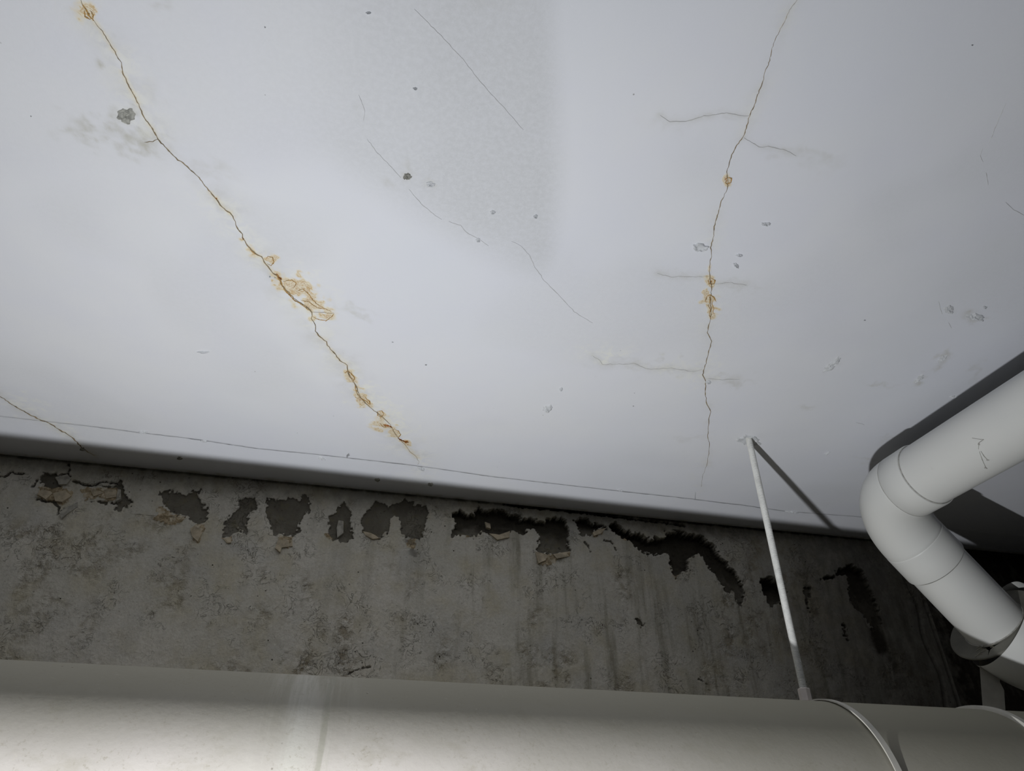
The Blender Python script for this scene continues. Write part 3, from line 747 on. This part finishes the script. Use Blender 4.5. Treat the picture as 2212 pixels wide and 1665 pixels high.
# coupling nut (hexagonal sleeve with chamfered ends)
nz0, nz1 = BZ + BR_ + .0035, BZ + BR_ + .0235
adopt(tube('coupling_nut', [(HX, HY, nz0), (HX, HY, nz0 + 1e-4), (HX, HY, nz0 + .0015), (HX, HY, nz1 - .0015), (HX, HY, nz1 - 1e-4), (HX, HY, nz1)], [.004, .0084, .0092, .0092, .0084, .004], M_nut, None, 6, (True, True), 20, up=Vector((1, .35, 0))), hanger)['label'] = 'pale hexagonal sleeve nut'
# strap: a flat band bent round the pipe, a little slack at the sides
V = []; F = []; n = 144
for i in range(n):
    a = 2 * math.pi * i / n
    slack = .0032 + .004 * max(0, -math.cos(a - math.pi * .0)) ** 2
    for (dx, dr) in ((-.0045, 0), (.0045, 0), (.0045, .0018), (-.0045, .0018)):
        r = BR_ + .0012 + slack * (abs(math.sin(a)) ** 1.5) + dr
        V.append((HX + dx, BY + r * math.sin(a), BZ + r * math.cos(a)))
for i in range(n):
    j = (i + 1) % n
    for k in range(4):
        k2 = (k + 1) % 4
        F.append((i * 4 + k, j * 4 + k, j * 4 + k2, i * 4 + k2))
adopt(mesh('strap', V, F, M_strap, None, True, 30), hanger)['label'] = 'thin pale metal strap'

# ------------------------------------------------------------------ white branch pipe with elbow, coming off the ceiling
D1 = Vector((-.079, .997, 0)).normalized()
K = Vector((.939, 1.045, Z0 + .582))                    # where the two axes meet
D2 = Vector((.741, .198, -.642)).normalized()
PR = .055
branch = empty('white_waste_pipe', K, 'white plastic waste pipe with an elbow, running under the ceiling beside the rod', 'pipe')
def along(d, ts): return [K + d * t for t in ts]
# straight run towards the camera and on over it
s1 = -.122
adopt(tube('pipe_section', along(D1, [s1 - i * .12 for i in range(29)]), PR, M_white, None, 96), branch)
# elbow with its two sockets
a_, b_ = .070, .092
def bez(t):
    p0 = K - D1 * a_; p3 = K + D2 * b_; p1 = K - D1 * a_ * .42; p2 = K + D2 * b_ * .42
    return p0 * (1 - t) ** 3 + p1 * 3 * t * (1 - t) ** 2 + p2 * 3 * t * t * (1 - t) + p3 * t ** 3
curve = [bez(i / 24) for i in range(25)]
path = [K + D1 * (s1 - .0012), K + D1 * s1, K + D1 * (s1 + .002)] + along(D1, [s1 + .02, -.0745, -.0735, -.0728, -.0715]) + curve + along(D2, [.0935, .0945, .096, .12, .1475, .1495, .1508])
rr = [PR - .001, PR + .0030, PR + .0036] + [PR + .0036, PR + .0036, PR + .0027, PR + .0027, PR + .0032] + [PR + .0032] * 25 + [PR + .0028, PR + .0036, PR + .0036, PR + .0036, PR + .0036, PR + .0030, PR - .001]
adopt(tube('elbow', path, rr, M_white, None, 96, sharp=50), branch)
# glue lines where the pipes enter the sockets
adopt(tube('glue_seam', along(D1, [s1 - .0016, s1 - .0004]), [PR + .0004, PR + .0016], M_seam, None, 96), branch)
adopt(tube('glue_seam', along(D1, [-.0748, -.0738]), [PR + .0037, PR + .0037], M_seam, None, 96), branch)
adopt(tube('glue_seam', along(D2, [.1510, .1524]), [PR + .0014, PR + .0003], M_seam, None, 96), branch)
# second straight length
END = .298
adopt(tube('pipe_section', along(D2, [.148, .17, .20, .23, .26, END + .02]), PR, M_white, None, 96), branch)
# grey bushing
E0 = K + D2 * END
adopt(tube('reducer_bushing', along(D2, [END + .012, END + .0005, END, END + .0003, END + .0015, END + .004, END + .006]), [PR - .002, PR + .001, PR + .006, PR + .0295, PR + .0315, PR + .0315, PR + .028], M_grey, None, 96, sharp=30), branch)['label'] = 'grey bushing ring with worn raised marks'
adopt(tube('glue_seam', along(D2, [END - .001, END + .0006]), [PR + .0006, PR + .003], M_seam, None, 96), branch)
# white fitting body turning along the large pipe and dropping into it
vd = (E0 - Vector((0, 0, Z0))).normalized(); major = D2.cross(vd).normalized()
if major.dot(UP) < 0: major = -major
tow = (-vd + D2 * D2.dot(vd)).normalized()
A_ = Vector((.8, -.3, -.45)).normalized()
q0 = E0 + D2 * .0030 + major * .006 + tow * .003; q1 = q0 + (D2 + A_ * 2) * .02; q2 = q0 + A_ * .13; q3 = q0 + A_ * .10 + Vector((.32, .06, .02))
fp = [q0 * (1 - t) ** 3 + q1 * 3 * t * (1 - t) ** 2 + q2 * 3 * t * t * (1 - t) + q3 * t ** 3 for t in [i / 26 for i in range(27)]]
adopt(tube('wye_fitting', fp, [.0862 + .008 * min(1, i / 8) for i in range(27)], M_white, None, 96), branch)
# flat web standing on the large pipe under the fitting
V = []
def onp(x, y, yy): r = ray(x, y); r = r * (yy / r.y); return Vector((r.x, r.y, r.z + Z0))
for yy in (1.135, 1.139):
    for p in ((2114, 1422), (2116, 1440), (2124, 1545), (2173, 1550), (2169, 1490), (2160, 1473), (2160, 1440)):
        V.append(onp(p[0], p[1], yy))
F = [tuple(range(6, -1, -1)), tuple(range(7, 14))] + [(i, (i + 1) % 7, 7 + (i + 1) % 7, 7 + i) for i in range(7)]
adopt(mesh('support_web', V, F, M_strap, None, False), branch)['label'] = 'flat pale strip between fitting and large pipe'

def pipe_marks(name, lines, P, d, rad, wpx, mat, owner):
    V = []; F = []
    for L in lines:
        base = len(V); n = len(L)
        H_ = [on_tube(x, y, P, d, rad) for x, y in L]
        for i, (p, nr) in enumerate(H_):
            t = (H_[min(i + 1, n - 1)][0] - H_[max(i - 1, 0)][0]).normalized(); s = nr.cross(t).normalized()
            hw = .5 * wpx * (p - Vector((0, 0, Z0))).length / FOC * random.uniform(.6, 1.3)
            V += [p + nr * .0002 - s * hw, p + nr * .0007, p + nr * .0002 + s * hw]
            if i: a = base + 3 * (i - 1); b = base + 3 * i; F += [(a, a + 1, b + 1, b), (a + 1, a + 2, b + 2, b + 1)]
    return adopt(mesh(name, V, F, mat, None, False), owner)
def zp(L): return [(x / 6.144 + 1852, y / 6.144 + 900) for x, y in L]
pipe_marks('scratch', [zp([(1525,283),(1570,290),(1640,300),(1680,300)]), ], K, D1, PR, .9, M_seam, branch)
pipe_marks('scratch', [zp([(1680,300),(1620,340),(1612,370),(1608,430)])], K, D1, PR, .9, M_seam, branch)
pipe_marks('scratch', [zp([(1620,460),(1655,560),(1690,640),(1705,680)])], K, D1, PR, 1.3, M_seam, branch)
for L in (zp([(1690,680),(1705,672),(1722,688)]), zp([(1715,575),(1732,572),(1752,575)]), zp([(1614,345),(1614,375)])): pipe_marks('scratch', [L], K, D1, PR, 3.0, M_seam, branch)
for L in (zp([(850,1078),(900,1105),(950,1125),(1000,1138)]), zp([(560,800),(610,865)])): pipe_marks('dirt_smear', [L], K, D1, PR + .0006, 2.4, M_dirt, branch)
def zq(L): return [(x / 6.144 + 1852, y / 6.144 + 1105) for x, y in L]
pipe_marks('glue_run', [zq([(700,908),(780,885),(850,850),(930,810),(960,780)])], K, D2, PR, 4.2, M_seam, branch)

pipe_marks('scratch', [zp([(1640,455),(1680,520),(1730,572)])], K, D1, PR, 1.2, M_seam, branch)
# worn raised marks on the bushing's face
def on_face(x, y):
    r = ray(x, y); o = Vector((0, 0, Z0)); c = K + D2 * (END - .0004)
    return o + r * ((c - o).dot(D2) / r.dot(D2))
def ze(L): return [(x / 9.217 + 1972, y / 9.217 + 1300) for x, y in L]
V = []; F = []
for L in ([(1250,930),(1300,900),(1360,860)], [(1260,970),(1330,930),(1380,900),(1430,850),(1430,830)], [(1330,960),(1370,930),(1470,930)], [(1290,1050),(1340,1000),(1400,980)],
          [(1390,990),(1440,965)], [(1240,1090),(1270,1060)], [(1530,810),(1560,800),(1590,790)], [(1600,760),(1640,740),(1650,770),(1610,800)], [(1530,880),(1560,870),(1600,850)],
          [(1540,900),(1600,890),(1620,900)], [(1290,1040),(1380,1030)], [(1560,830),(1600,820)]):
    Q = [on_face(*p) for p in ze(L)]; base = len(V); n = len(Q)
    for i, p in enumerate(Q):
        t = (Q[min(i + 1, n - 1)] - Q[max(i - 1, 0)]).normalized(); s = D2.cross(t).normalized()
        V += [p - s * .0006, p - D2 * .0006, p + s * .0006]
        if i: a = base + 3 * (i - 1); b = base + 3 * i; F += [(a, a + 1, b + 1, b), (a + 1, a + 2, b + 2, b + 1)]
adopt(mesh('raised_mark', V, F, M_emb, None, False), branch)
